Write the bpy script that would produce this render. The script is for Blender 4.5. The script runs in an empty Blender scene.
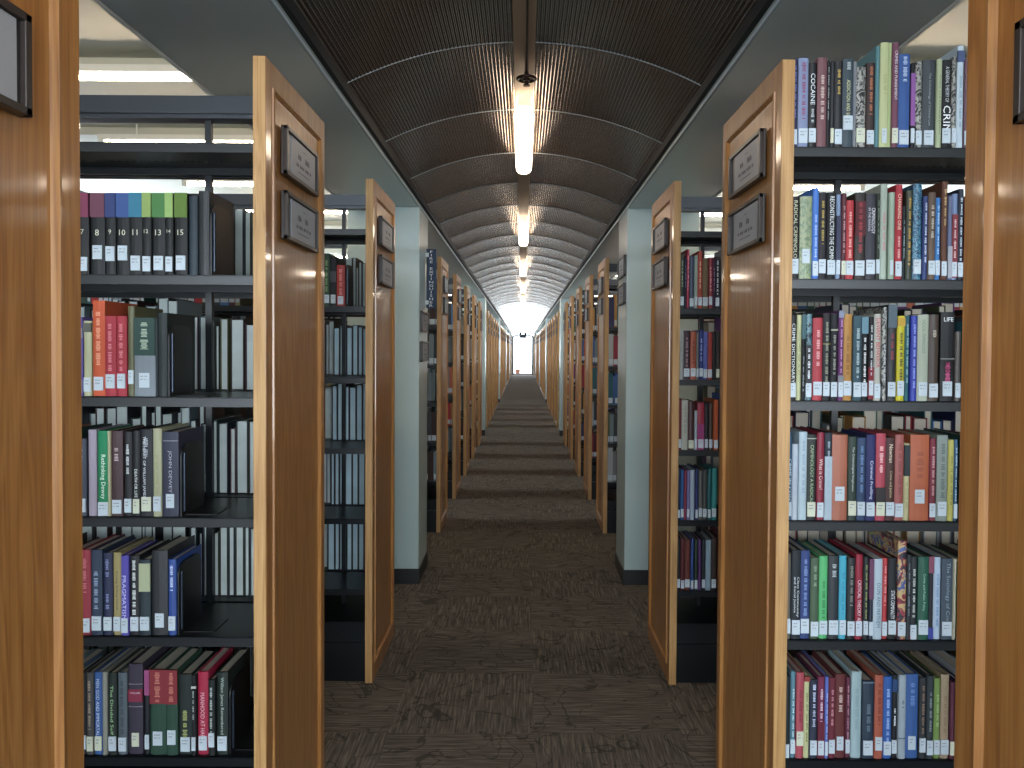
import bpy, math, random
from mathutils import Matrix, Vector
R = math.radians
C = bpy.context.scene.collection
S = bpy.context.scene
rnd = random.Random(7)

# ------------------------------------------------------------------ camera
EYE = 1.31
F = 790.0
PITCH, ROLL, YAW = -0.0233, 0.0062, -0.0025
SHX, SHY = -12.74 / 1024, -15.6 / 1024
cam = bpy.data.objects.new('camera', bpy.data.cameras.new('camera'))
C.objects.link(cam)
cam.data.sensor_width = 36
cam.data.lens = F / 1024 * 36
cam.data.shift_x, cam.data.shift_y = SHX, SHY
cam.data.clip_start, cam.data.clip_end = 0.02, 200
MC = Matrix.Translation((0.001, 0, EYE)) @ Matrix.Rotation(YAW, 4, 'Z') @ Matrix.Rotation(R(90) + PITCH, 4, 'X') @ Matrix.Rotation(ROLL, 4, 'Z')
cam.matrix_world = MC
S.camera = cam


def at(px, py, Y):
    """the point on the plane y = Y that the photo shows at pixel px, py"""
    d = MC.to_3x3() @ Vector(((px - 512) / F + SHX * 1024 / F, (384 - py) / F + SHY * 1024 / F, -1))
    t = Y / d.y
    return Vector((0.001 + d.x * t, Y, EYE + d.z * t))


# ------------------------------------------------------------------ world, lights, exposure
w = bpy.data.worlds.new('sky')
S.world = w
w.use_nodes = True
w.node_tree.nodes['Background'].inputs[0].default_value = (0.80, 0.90, 1.0, 1)
w.node_tree.nodes['Background'].inputs[1].default_value = 10.0
S.view_settings.view_transform = 'Standard'
S.view_settings.look = 'None'
S.view_settings.gamma = 1
S.view_settings.use_curve_mapping = False
S.view_settings.exposure = 0.5
S.cycles.use_denoising = True
S.cycles.max_bounces = 8
S.cycles.diffuse_bounces = 5
S.cycles.glossy_bounces = 4
S.cycles.sample_clamp_indirect = 6


def area(name, loc, rot, sx, sy, power, col, portal=False):
    l = bpy.data.lights.new(name, 'AREA')
    l.shape = 'RECTANGLE'
    l.size, l.size_y = sx, sy
    l.energy = power
    l.color = col
    if portal:
        l.cycles.is_portal = True
    o = bpy.data.objects.new(name, l)
    C.objects.link(o)
    o.location = loc
    o.rotation_euler = rot
    return o


YEND, YBACK, XW = 42.0, -3.2, 4.6
ZC = EYE + 1.47          # the outer ceiling
ZB = EYE + 0.786         # underside of the duct beams
ZS = EYE + 0.838         # spring line of the vault
ZA = EYE + 0.975         # crest of the vault
XV, XB0, XB1 = 0.570, 0.575, 0.966
area('end_window_portal', (0, YEND + 0.05, 1.15), (R(90), 0, R(180)), 1.15, 2.3, 1, (1, 1, 1), True)
area('rear_window_portal', (0, YBACK - 0.05, 1.55), (R(90), 0, 0), 6.0, 2.1, 1, (1, 1, 1), True)

YW0 = 6.2
for s_ in (-1, 1):
    area('side_window_portal', (s_ * (XW + .05), (YW0 + YEND - 1) / 2, 1.65), (R(90), 0, R(90) * -s_ + R(180)), YEND - 1 - YW0, 1.5, 1, (1, 1, 1), True)

# ------------------------------------------------------------------ materials
MATS = {}


def lin(h):
    h = h.lstrip('#')
    if len(h) == 3:
        h = ''.join(c * 2 for c in h)
    v = [int(h[i:i + 2], 16) / 255 for i in (0, 2, 4)]
    return tuple((c / 12.92 if c <= 0.04045 else ((c + 0.055) / 1.055) ** 2.4) for c in v) + (1,)


def plain(name, hexc, rough=0.5, metal=0.0, spec=0.5, vary=0.0):
    if name in MATS:
        return MATS[name]
    m = bpy.data.materials.new(name)
    m.use_nodes = True
    nt = m.node_tree
    b = nt.nodes['Principled BSDF']
    b.inputs['Base Color'].default_value = lin(hexc)
    b.inputs['Roughness'].default_value = rough
    b.inputs['Metallic'].default_value = metal
    b.inputs['Specular IOR Level'].default_value = spec
    if vary:
        tc = nt.nodes.new('ShaderNodeTexCoord')
        n = nt.nodes.new('ShaderNodeTexNoise')
        n.inputs['Scale'].default_value = 14
        n.inputs['Detail'].default_value = 4
        nt.links.new(tc.outputs['Object'], n.inputs['Vector'])
        mx = nt.nodes.new('ShaderNodeMix')
        mx.data_type = 'RGBA'
        c = lin(hexc)
        mx.inputs['A'].default_value = tuple(v * (1 - vary) for v in c[:3]) + (1,)
        mx.inputs['B'].default_value = tuple(min(1, v * (1 + vary)) for v in c[:3]) + (1,)
        nt.links.new(n.outputs['Fac'], mx.inputs['Factor'])
        nt.links.new(mx.outputs['Result'], b.inputs['Base Color'])
    MATS[name] = m
    return m


def emit(name, hexc, s):
    m = plain(name, hexc, 0.4)
    b = m.node_tree.nodes['Principled BSDF']
    b.inputs['Emission Color'].default_value = lin(hexc)
    b.inputs['Emission Strength'].default_value = s
    return m


def oak(name, c1, c2, c3, sx=1.0, rough=0.40, coat=0.7):
    m = bpy.data.materials.new(name)
    m.use_nodes = True
    nt = m.node_tree
    b = nt.nodes['Principled BSDF']
    L = nt.links.new
    tc = nt.nodes.new('ShaderNodeTexCoord')
    mp = nt.nodes.new('ShaderNodeMapping')
    mp.inputs['Scale'].default_value = (6 * sx, 6 * sx, 0.45)
    L(tc.outputs['Object'], mp.inputs['Vector'])
    n1 = nt.nodes.new('ShaderNodeTexNoise')
    n1.inputs['Scale'].default_value = 2.2
    n1.inputs['Detail'].default_value = 3
    n1.inputs['Distortion'].default_value = 0.6
    L(mp.outputs[0], n1.inputs['Vector'])
    mul = nt.nodes.new('ShaderNodeMath'); mul.operation = 'MULTIPLY'; mul.inputs[1].default_value = 46
    L(n1.outputs['Fac'], mul.inputs[0])
    sn = nt.nodes.new('ShaderNodeMath'); sn.operation = 'SINE'
    L(mul.outputs[0], sn.inputs[0])
    mr = nt.nodes.new('ShaderNodeMapRange'); mr.inputs[1].default_value = -1
    L(sn.outputs[0], mr.inputs[0])
    mp2 = nt.nodes.new('ShaderNodeMapping')
    mp2.inputs['Scale'].default_value = (180, 180, 5)
    L(tc.outputs['Object'], mp2.inputs['Vector'])
    n2 = nt.nodes.new('ShaderNodeTexNoise')
    n2.inputs['Scale'].default_value = 1.6
    n2.inputs['Detail'].default_value = 4
    L(mp2.outputs[0], n2.inputs['Vector'])
    add = nt.nodes.new('ShaderNodeMath'); add.operation = 'MULTIPLY_ADD'; add.inputs[1].default_value = 0.26; 
    L(mr.outputs[0], add.inputs[0])
    mm = nt.nodes.new('ShaderNodeMath'); mm.operation = 'MULTIPLY'; mm.inputs[1].default_value = 0.80
    L(n2.outputs['Fac'], mm.inputs[0])
    L(mm.outputs[0], add.inputs[2])
    cr = nt.nodes.new('ShaderNodeValToRGB')
    cr.color_ramp.elements[0].position = 0.12; cr.color_ramp.elements[0].color = lin(c1)
    cr.color_ramp.elements[1].position = 0.9; cr.color_ramp.elements[1].color = lin(c3)
    e = cr.color_ramp.elements.new(0.45); e.color = lin(c2)
    L(add.outputs[0], cr.inputs[0])
    L(cr.outputs[0], b.inputs['Base Color'])
    b.inputs['Roughness'].default_value = rough
    b.inputs['Specular IOR Level'].default_value = 0.5
    b.inputs['Coat Weight'].default_value = coat
    b.inputs['Coat Roughness'].default_value = 0.08
    bp = nt.nodes.new('ShaderNodeBump'); bp.inputs['Strength'].default_value = 0.06; bp.inputs['Distance'].default_value = 0.002
    L(n2.outputs['Fac'], bp.inputs['Height'])
    L(bp.outputs[0], b.inputs['Normal'])
    MATS[name] = m
    return m


def carpet():
    m = bpy.data.materials.new('carpet tiles')
    m.use_nodes = True
    nt = m.node_tree
    b = nt.nodes['Principled BSDF']
    L = nt.links.new

    def M(op, a, bb=None, c=None):
        n = nt.nodes.new('ShaderNodeMath'); n.operation = op
        for i, v in enumerate((a, bb, c)):
            if v is None:
                continue
            if isinstance(v, (int, float)):
                n.inputs[i].default_value = v
            else:
                L(v, n.inputs[i])
        return n.outputs[0]
    tc = nt.nodes.new('ShaderNodeTexCoord')
    sp = nt.nodes.new('ShaderNodeSeparateXYZ')
    L(tc.outputs['Object'], sp.inputs[0])
    tx = M('FLOOR', M('DIVIDE', M('SUBTRACT', sp.outputs[0], 0.05), 0.5))
    ty = M('FLOOR', M('DIVIDE', M('SUBTRACT', sp.outputs[1], 0.17), 0.5))
    par = M('FLOORED_MODULO', M('ADD', tx, ty), 2.0)

    def streak(sx, sy):
        mp = nt.nodes.new('ShaderNodeMapping'); mp.inputs['Scale'].default_value = (sx, sy, 1)
        cb = nt.nodes.new('ShaderNodeCombineXYZ')
        L(M('MULTIPLY_ADD', ty, 3.71, sp.outputs[0]), cb.inputs[0])
        L(M('MULTIPLY_ADD', tx, 2.37, sp.outputs[1]), cb.inputs[1])
        L(cb.outputs[0], mp.inputs['Vector'])
        n = nt.nodes.new('ShaderNodeTexNoise'); n.inputs['Scale'].default_value = 1; n.inputs['Detail'].default_value = 3.0
        n.inputs['Roughness'].default_value = 0.65
        L(mp.outputs[0], n.inputs['Vector'])
        return n.outputs['Fac']
    a = streak(130, 6)
    c = streak(6, 130)
    mx = nt.nodes.new('ShaderNodeMix'); mx.data_type = 'FLOAT'
    L(par, mx.inputs[0]); L(a, mx.inputs[2]); L(c, mx.inputs[3])
    mp = nt.nodes.new('ShaderNodeMapping'); mp.inputs['Scale'].default_value = (5, 5, 1)
    L(tc.outputs['Object'], mp.inputs['Vector'])
    n = nt.nodes.new('ShaderNodeTexNoise'); n.inputs['Scale'].default_value = 1; n.inputs['Detail'].default_value = 2.5
    n.inputs['Distortion'].default_value = 1.2
    L(mp.outputs[0], n.inputs['Vector'])
    iso = M('ABSOLUTE', M('SUBTRACT', n.outputs['Fac'], 0.5))
    line = M('LESS_THAN', iso, 0.013)
    cr = nt.nodes.new('ShaderNodeValToRGB')
    cr.color_ramp.elements[0].position = 0.36; cr.color_ramp.elements[0].color = lin('#484541')
    cr.color_ramp.elements[1].position = 0.66; cr.color_ramp.elements[1].color = lin('#7c736a')
    e = cr.color_ramp.elements.new(0.50); e.color = lin('#5f5952')
    L(mx.outputs[0], cr.inputs[0])
    m2 = nt.nodes.new('ShaderNodeMix'); m2.data_type = 'RGBA'
    L(M('MULTIPLY', line, 0.62), m2.inputs['Factor'])
    L(cr.outputs[0], m2.inputs['A']); m2.inputs['B'].default_value = lin('#33302c')
    L(m2.outputs['Result'], b.inputs['Base Color'])
    b.inputs['Roughness'].default_value = 0.95
    b.inputs['Specular IOR Level'].default_value = 0.15
    bp = nt.nodes.new('ShaderNodeBump'); bp.inputs['Strength'].default_value = 0.5; bp.inputs['Distance'].default_value = 0.004
    L(mx.outputs[0], bp.inputs['Height']); L(bp.outputs[0], b.inputs['Normal'])
    return m


def mottle(name, cols, scale=60):
    m = bpy.data.materials.new(name)
    m.use_nodes = True
    nt = m.node_tree
    b = nt.nodes['Principled BSDF']
    tc = nt.nodes.new('ShaderNodeTexCoord')
    n = nt.nodes.new('ShaderNodeTexNoise'); n.inputs['Scale'].default_value = scale; n.inputs['Detail'].default_value = 2
    n.inputs['Distortion'].default_value = 1.5
    nt.links.new(tc.outputs['Object'], n.inputs['Vector'])
    cr = nt.nodes.new('ShaderNodeValToRGB')
    cr.color_ramp.interpolation = 'CONSTANT'
    els = cr.color_ramp.elements
    els[0].position = 0; els[0].color = lin(cols[0])
    els[1].position = 0.40; els[1].color = lin(cols[1])
    for i, c in enumerate(cols[2:]):
        e = els.new(0.40 + 0.08 * (i + 1)); e.color = lin(c)
    nt.links.new(n.outputs['Fac'], cr.inputs[0])
    nt.links.new(cr.outputs[0], b.inputs['Base Color'])
    b.inputs['Roughness'].default_value = 0.4
    return m


OAK = oak('satin oak veneer', '#7c4f26', '#9d6a37', '#b5834a')
OAKE = oak('oak edge lipping', '#8a6236', '#ae8450', '#c49c66', 1.6, 0.5, 0.0)
BLACK = plain('black shelf enamel', '#16191c', 0.33, 0.0, 0.4)
RAIL = plain('grey steel rail', '#3e4146', 0.3, 0.5)
BLACKM = plain('black bookend steel', '#101113', 0.4)
CARPET = carpet()
PAINT = plain('pale green wall paint', '#b0c2c0', 0.22, 0, 0.5)
WALLP = plain('off white wall paint', '#c9c6b8', 0.6)
BEAMP = plain('grey green duct enamel', '#a2ada8', 0.22, 0.0, 0.5)
CEILP = plain('cream ceiling panels', '#b4b4a6', 0.7)
VAULT = plain('brown grey corrugated metal', '#6a625e', 0.23, 0.85, 0.5)
RIBM = plain('aluminium joint strip', '#b4c2c8', 0.45, 0.2)
DARK = plain('dark gap lining', '#0c0c0d', 0.7)
BRONZE = plain('bronze sprinkler metal', '#3a2a22', 0.35, 0.8)
PLQ = plain('brown plastic sign frame', '#3a322e', 0.35)
PLQB = plain('sign backing plate', '#232120', 0.3)
PAPER = plain('grey card insert', '#9a9da2', 0.45)
INK = plain('printed ink', '#55555a', 0.6)
BLUE = plain('navy sign plastic', '#1a3450', 0.6)
WHITE = plain('white lettering', '#e4e8ea', 0.5)
CLIP = plain('clear sign clip', '#c4d0d4', 0.25)
STICK = plain('white call number sticker', '#bcc8d0', 0.5)
STICKC = plain('cream call number sticker', '#c9cdb6', 0.5)
PAGE = plain('page edges', '#c6bcaa', 0.8, vary=0.25)
PAGEP = plain('pale grey page edges', '#c2ccc8', 0.8, vary=0.22)
PAGEG = plain('olive grey page edges', '#8a8f72', 0.8, vary=0.25)
TRACK = plain('tan metal lamp track', '#b59f86', 0.4, 0.3)
TUBE = emit('warm tube lens', '#ffe9cf', 7)
TUBEC = emit('cool tube lens', '#ffead2', 36)
HOUS = plain('white lamp housing', '#d0d0c8', 0.5)
FRAMEM = plain('dark door frame', '#3c4248', 0.4)


# ------------------------------------------------------------------ mesh helpers
class MB:
    def __init__(s):
        s.v, s.f, s.m, s.sm = [], [], [], []

    def poly(s, pts, faces, mi=0, smooth=False):
        b = len(s.v)
        s.v += [tuple(p) for p in pts]
        for f in faces:
            s.f.append([b + i for i in f]); s.m.append(mi); s.sm.append(smooth)

    def box(s, x0, x1, y0, y1, z0, z1, mi=0):
        s.poly([(x0, y0, z0), (x1, y0, z0), (x1, y1, z0), (x0, y1, z0), (x0, y0, z1), (x1, y0, z1), (x1, y1, z1), (x0, y1, z1)],
               [(0, 3, 2, 1), (4, 5, 6, 7), (0, 1, 5, 4), (1, 2, 6, 5), (2, 3, 7, 6), (3, 0, 4, 7)], mi)

    def prism(s, pts, z0, z1, mi=0):
        """pts counter-clockwise in xy, extruded in z"""
        n = len(pts)
        s.poly([(x, y, z0) for x, y in pts] + [(x, y, z1) for x, y in pts],
               [tuple(range(n - 1, -1, -1)), tuple(range(n, 2 * n))] + [(i, (i + 1) % n, n + (i + 1) % n, n + i) for i in range(n)], mi)

    def tube(s, p0, p1, r, n=12, mi=0, r1=None):
        p0, p1 = Vector(p0), Vector(p1)
        r1 = r if r1 is None else r1
        a = (p1 - p0).normalized()
        u = a.orthogonal().normalized(); v = a.cross(u)
        pts = [p0 + (u * math.cos(2 * math.pi * i / n) + v * math.sin(2 * math.pi * i / n)) * r for i in range(n)]
        pts += [p1 + (u * math.cos(2 * math.pi * i / n) + v * math.sin(2 * math.pi * i / n)) * r1 for i in range(n)]
        s.poly(pts, [(i, (i + 1) % n, n + (i + 1) % n, n + i) for i in range(n)], mi, True)
        s.poly(pts, [tuple(range(n - 1, -1, -1)), tuple(range(n, 2 * n))], mi)

    def mesh(s, name, mats):
        me = bpy.data.meshes.new(name)
        me.from_pydata(s.v, [], s.f)
        for m in (mats if isinstance(mats, (list, tuple)) else [mats]):
            me.materials.append(m)
        me.polygons.foreach_set('material_index', s.m)
        me.polygons.foreach_set('use_smooth', s.sm)
        me.update()
        return me

    def build(s, name, mats, parent=None, loc=None):
        o = bpy.data.objects.new(name, s.mesh(name, mats))
        C.objects.link(o)
        if parent is not None:
            o.parent = parent
        if loc is not None:
            o.location = loc
        return o


def bevel(o, wd=0.002, seg=2):
    m = o.modifiers.new('edge', 'BEVEL'); m.width = wd; m.segments = seg; m.limit_method = 'ANGLE'
    return o


def tag(o, label=None, cat=None, group=None, kind=None):
    for k, v in (('label', label), ('category', cat), ('group', group), ('kind', kind)):
        if v:
            o[k] = v
    return o


def empty(name, loc=(0, 0, 0)):
    o = bpy.data.objects.new(name, None)
    C.objects.link(o); o.location = loc
    o.empty_display_size = 0.05
    return o


_txt = {}


def text_pts(s):
    """flat lettering: verts and faces of a string, 1 unit high, and its width"""
    if s not in _txt:
        cu = bpy.data.curves.new('lettering', 'FONT')
        cu.body = s; cu.size = 1.0; cu.fill_mode = 'FRONT'; cu.resolution_u = 2; cu.extrude = 0.0
        o = bpy.data.objects.new('lettering', cu)
        C.objects.link(o)
        me = bpy.data.meshes.new_from_object(o)
        v = [tuple(p.co) for p in me.vertices]
        f = [tuple(p.vertices) for p in me.polygons]
        bpy.data.objects.remove(o); bpy.data.meshes.remove(me); bpy.data.curves.remove(cu)
        x0 = min(p[0] for p in v); x1 = max(p[0] for p in v)
        y0 = min(p[1] for p in v); y1 = max(p[1] for p in v)
        v = [((p[0] - x0) / (y1 - y0), (p[1] - y0) / (y1 - y0)) for p in v]
        _txt[s] = (v, f, (x1 - x0) / (y1 - y0))
    return _txt[s]


# ------------------------------------------------------------------ the setting
m = MB(); m.box(-XW, XW, YBACK, YEND, -0.1, 0)
tag(m.build('floor', CARPET), 'dark grey brown carpet tiles with alternating streaks', 'floor', kind='structure')
for s, side in ((-1, 'left'), (1, 'right')):
    m = MB()
    x0, x1 = sorted((s * XW, s * (XW + .1)))
    m.box(x0, x1, YBACK - .1, YW0, -0.1, ZC + .1); m.box(x0, x1, YEND - 1, YEND + .1, -0.1, ZC + .1)
    m.box(x0, x1, YW0, YEND - 1, -0.1, .9); m.box(x0, x1, YW0, YEND - 1, 2.4, ZC + .1)
    w_ = MB()
    for q in range(19):
        yy = YW0 + (YEND - 1 - YW0 - .05) * q / 18
        w_.box(x0 + .02, x1 - .02, yy, yy + .05, .9, 2.4)
    w_.box(x0 + .02, x1 - .02, YW0, YEND - 1, .9, .95); w_.box(x0 + .02, x1 - .02, YW0, YEND - 1, 2.35, 2.4)
    w_.build('window_2' if s < 0 else 'window_3', FRAMEM)['kind'] = 'structure'
    m.build('wall_' + side, WALLP)['kind'] = 'structure'
    m = MB()
    x0, x1 = sorted((s * XB1, s * XW))
    m.box(x0, x1, YBACK, YEND, ZC, ZC + .1)
    for k in range(36):          # shallow ribs across the panels
        yy = YBACK + 0.9 + 1.27 * k
        m.box(x0, x1, yy, yy + .11, ZC - .05, ZC)
    m.build('ceiling_' + side, CEILP)['kind'] = 'structure'
    # duct beam over the case ends
    m = MB()
    x0, x1 = sorted((s * XB0, s * XB1))
    m.box(x0, x1, YBACK, YEND, ZB, ZC + .1)
    o = bevel(m.build('beam_' + side, BEAMP), 0.006)
    tag(o, kind='structure')
    m = MB()
    x0, x1 = sorted((s * XB1, s * (XB1 + .008)))
    m.box(x0, x1, YBACK, YEND, ZB - .004, ZB + .02)
    m.build('trim_1' if s < 0 else 'trim_2', HOUS)['kind'] = 'structure'
    m = MB()
    x0, x1 = sorted((s * (XB0 - .016), s * XB0))
    m.box(x0, x1, YBACK, YEND, ZS - .030, ZS + .04)
    m.build('trim_3' if s < 0 else 'trim_4', DARK)['kind'] = 'structure'
    m = MB()
    x0, x1 = sorted((s * (XB0 - .004), s * XB0))
    m.box(x0, x1, YBACK, YEND, ZB, ZB + .008)
    m.build('trim_5' if s < 0 else 'trim_6', RIBM)['kind'] = 'structure'

# end wall with its glazed opening, rear wall with the window behind the photographer
m = MB()
m.box(-XW, -.56, YEND, YEND + .1, 0, ZC); m.box(.56, XW, YEND, YEND + .1, 0, ZC); m.box(-.56, .56, YEND, YEND + .1, ZA + .02, ZC)
m.build('wall_end', WALLP)['kind'] = 'structure'
m = MB()
m.box(-XW, -3, YBACK - .1, YBACK, 0, ZC); m.box(3, XW, YBACK - .1, YBACK, 0, ZC)
m.box(-3, 3, YBACK - .1, YBACK, 0, .5); m.box(-3, 3, YBACK - .1, YBACK, 2.6, ZC)
m.build('wall_rear', WALLP)['kind'] = 'structure'
m = MB()
for x in (-3, -1.5, -.75, .71, 1.46, 2.96):
    m.box(x, x + .04, YBACK - .07, YBACK - .03, .5, 2.6)
m.box(-3, 3, YBACK - .07, YBACK - .03, .5, .54); m.box(-3, 3, YBACK - .07, YBACK - .03, 2.56, 2.6)
m.build('window_1', FRAMEM)['kind'] = 'structure'
m = MB()
for x in (-.56, .47):
    m.box(x, x + .09, YEND - .06, YEND, 0, 2.03)
m.box(-.55, .55, YEND - .06, YEND, 0, .06)
n = 14
for i in range(n):                      # arched head of the door frame
    a0, a1 = -.55 + 1.1 * i / n, -.55 + 1.1 * (i + 1) / n
    z0, z1 = 2.0 + .06 * math.cos(a0 / .55 * math.pi / 2), 2.0 + .06 * math.cos(a1 / .55 * math.pi / 2)
    m.poly([(a0, YEND - .06, z0), (a1, YEND - .06, z1), (a1, YEND - .06, z1 + .09), (a0, YEND - .06, z0 + .09),
            (a0, YEND, z0), (a1, YEND, z1), (a1, YEND, z1 + .09), (a0, YEND, z0 + .09)],
           [(0, 1, 2, 3), (7, 6, 5, 4), (0, 4, 5, 1), (3, 2, 6, 7)])
m.build('door_1', FRAMEM)['kind'] = 'structure'
# ground outside the end door
m = MB(); m.box(-12, 12, YEND + .1, YEND + 30, -.12, -.02)
m.build('floor_outside', plain('pale paving', '#c9c6bf', 0.8))['kind'] = 'structure'
t = empty('planter', (-.27, YEND + .75, -.02))
tag(t, 'small brown planter box standing on the paving outside the bright end door', 'planter')
m = MB()
m.poly([(-.11, -.11, 0), (.11, -.11, 0), (.11, .11, 0), (-.11, .11, 0), (-.14, -.14, .26), (.14, -.14, .26), (.14, .14, .26), (-.14, .14, .26)],
       [(0, 3, 2, 1), (0, 1, 5, 4), (1, 2, 6, 5), (2, 3, 7, 6), (3, 0, 4, 7)])
m.box(-.15, .15, -.15, .15, .24, .28)
m.build('pot', plain('brown planter clay', '#6b4032', 0.7), t)
m = MB(); m.box(-.13, .13, -.13, .13, .275, .285)
m.build('soil', plain('potting soil', '#2b211a', 0.9), t)

# vaulted corrugated ceiling over the aisle
VH = ZA - ZS
VR = (XV * XV + VH * VH) / (2 * VH)
VZ0 = ZA - VR
AMX = math.asin(XV / VR)


def vault_bay(m, y0, y1, nc, amp, rows=4):
    pts = []
    for j in range(rows + 1):
        t = j / rows
        sag = 0.003 * 4 * t * (1 - t)
        for i in range(nc * 4 + 1 if amp else nc + 1):
            N = nc * 4 if amp else nc
            a = -AMX + 2 * AMX * i / N
            rr = VR + (amp if amp and (i % 4) in (1, 2) else 0) + sag
            pts.append((rr * math.sin(a), y0 + (y1 - y0) * t, VZ0 + rr * math.cos(a)))
    W = (nc * 4 if amp else nc) + 1
    m.poly(pts, [(j * W + i, (j + 1) * W + i, (j + 1) * W + i + 1, j * W + i + 1) for j in range(rows) for i in range(W - 1)], 0, not amp)


m = MB()
ribs = MB()
y = 0.42 - 0.70 * 5
while y < YEND - 0.02:
    y1 = min(y + .70, YEND)
    if y1 > YBACK:
        y0 = max(y, YBACK)
        vault_bay(m, y0, y1, 96 if y < 15.5 else 40, 0.0012 if y < 15.5 else 0)
        n = 40
        pr = []
        for i in range(n + 1):
            a = -AMX + 2 * AMX * i / n
            for dr, dy in ((-.0015, -.006), (-.004, 0), (-.0015, .006)):
                pr.append(((VR + dr) * math.sin(a), y1 + dy, VZ0 + (VR + dr) * math.cos(a)))
        ribs.poly(pr, [(3 * i + k, 3 * i + k + 1, 3 * i + k + 4, 3 * i + k + 3) for i in range(n) for k in (0, 1)], 0, True)
    y += .70
o = m.build('ceiling', VAULT); o['kind'] = 'structure'
md = o.modifiers.new('thick', 'SOLIDIFY'); md.thickness = -0.003
o = ribs.build('trim_7', RIBM); o['kind'] = 'structure'

m = MB()                                    # ribbed lamp track along the crest
for i in range(12):
    x0 = -.033 + .0055 * i
    m.box(x0, x0 + .0032, YBACK, YEND, ZA - .0095, ZA - .004)
m.box(-.034, .034, YBACK, YEND, ZA - .006, ZA - .001)
m.build('trim_8', TRACK)['kind'] = 'structure'

# columns with their black bases
COLK = (2, 8, 14, 20, 26)


def ZK(k):
    return 1.793 + 1.276 * k


COL_NAMES = {2: ('first', 'pale green square column beside the second pair of bookcases'), 8: ('', ''), }
for k in COLK:
    for s in (-1, 1):
        y0 = ZK(k) + .0425
        x0, x1 = sorted((s * .575, s * .975))
        m = MB(); m.box(x0, x1, y0, y0 + .39, 0, ZB + .002)
        o = bevel(m.build('column', PAINT), .006)
        tag(o, kind='structure')
        m = MB(); m.box(x0 - .006, x1 + .006, y0 - .006, y0 + .396, 0, .085)
        bevel(m.build('baseboard_' + ('left' if s < 0 else 'right'), plain('black rubber base', '#1b1d1e', 0.45)), .002)['kind'] = 'structure'

# ------------------------------------------------------------------ lamps
def capsule(m, L_, wd, ht, n=8, mi=0):
    """a lens with rounded ends, flat top at z=0, along y, centred"""
    prof = []
    for i in range(n + 1):
        a = math.pi * i / n
        prof.append((wd / 2 * math.cos(a), -ht * math.sin(a) ** .6))
    out = []
    ys = [(-L_ / 2 + wd / 2 * (1 - math.cos(t)), math.sin(t)) for t in [math.pi / 2 * q / 5 for q in range(6)]]
    rows = ys + [(-yy, sc) for yy, sc in reversed(ys)]
    for yy, sc in rows:
        sc = max(sc, .02)
        for x, z in prof:
            out.append((x * sc, yy, z * (.4 + .6 * sc)))
    W = n + 1
    m.poly(out, [(j * W + i, j * W + i + 1, (j + 1) * W + i + 1, (j + 1) * W + i) for j in range(len(rows) - 1) for i in range(n)], mi, True)


lm = MB(); capsule(lm, 0.96, .080, .040); LENS = lm.mesh('lens', TUBE)
hm = MB(); hm.box(-.026, .026, -.44, .44, 0, .045); hm.box(-.035, -.0, -.004, .004, -.02, .01); hm.box(0, .035, -.004, .004, -.02, .01)
HSG = hm.mesh('lamp_housing', HOUS)
for i, yc in enumerate([3.58 + 2.8 * j for j in range(-2, 14)]):
    t = empty('ceiling_lamp', (0, yc, ZA - .045))
    if i == 2:
        lab, grp = 'bright rounded tube lamp on the vault crest just past the sprinkler', None
    elif i < 2:
        lab, grp = 'tube lamp on the vault crest before the sprinkler', 'vault lamps before the sprinkler'
    elif i == 3:
        lab, grp = 'second glowing tube lamp on the crest, next after the one near the sprinkler', None
    else:
        lab, grp = 'small glowing tube lamp deep along the vault crest', 'far tube lamps on the vault crest'
    tag(t, lab, 'lamp', grp)
    for nm, me in (('lens', LENS), ('lamp_housing', HSG)):
        o = bpy.data.objects.new(nm, me); C.objects.link(o); o.parent = t

# fluorescent battens across the side aisles
bt = MB(); bt.tube((-.80, 0, -.02), (.80, 0, -.02), .013, 12); BT = bt.mesh('tube', TUBEC)
bh = MB(); bh.box(-.84, .84, -.035, .035, 0, .035); bh.box(-.84, -.80, -.03, .03, -.04, 0); bh.box(.80, .84, -.03, .03, -.04, 0)
[bh.tube((x, 0, .03), (x, 0, .112), .005, 8) for x in (-.6, .6)]
BH = bh.mesh('lamp_housing', HOUS)
for k in range(0, 31):
    for s in (-1, 1):
        t = empty('fluorescent_lamp', (s * 1.95, ZK(k) + .52 + .375, ZC - .11))
        tag(t, 'white fluorescent batten over the side aisle between two bookcases', 'lamp', 'fluorescent battens over the side aisles')
        for nm, me in (('tube', BT), ('lamp_housing', BH)):
            o = bpy.data.objects.new(nm, me); C.objects.link(o); o.parent = t

# sprinkler
t = empty('sprinkler', (0.008, 2.77, EYE + .955))
tag(t, 'dark bronze sprinkler head with a ring hanging from the vault crest', 'sprinkler')
m = MB()
NR, nr = 28, 10
pts = []
for i in range(NR):
    a = 2 * math.pi * i / NR
    for j in range(nr):
        b = 2 * math.pi * j / nr
        rr = .031 + .0055 * math.cos(b)
        pts.append((rr * math.cos(a), rr * math.sin(a), .0055 * math.sin(b) - .012))
m.poly(pts, [(i * nr + j, ((i + 1) % NR) * nr + j, ((i + 1) % NR) * nr + (j + 1) % nr, i * nr + (j + 1) % nr) for i in range(NR) for j in range(nr)], 0, True)
m.build('ring', BRONZE, t)
m = MB(); m.tube((0, 0, .02), (0, 0, -.034), .007, 12); m.tube((0, 0, -.012), (0, 0, -.02), .013, 12)
m.build('stem', BRONZE, t)
m = MB(); m.tube((0, 0, -.034), (0, 0, -.037), .012, 16)
m.build('deflector', BRONZE, t)
m = MB(); m.box(-.029, .029, -.0025, .0025, -.014, -.010); m.box(-.0025, .0025, -.029, .029, -.014, -.010)
m.build('arm', BRONZE, t)
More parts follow.
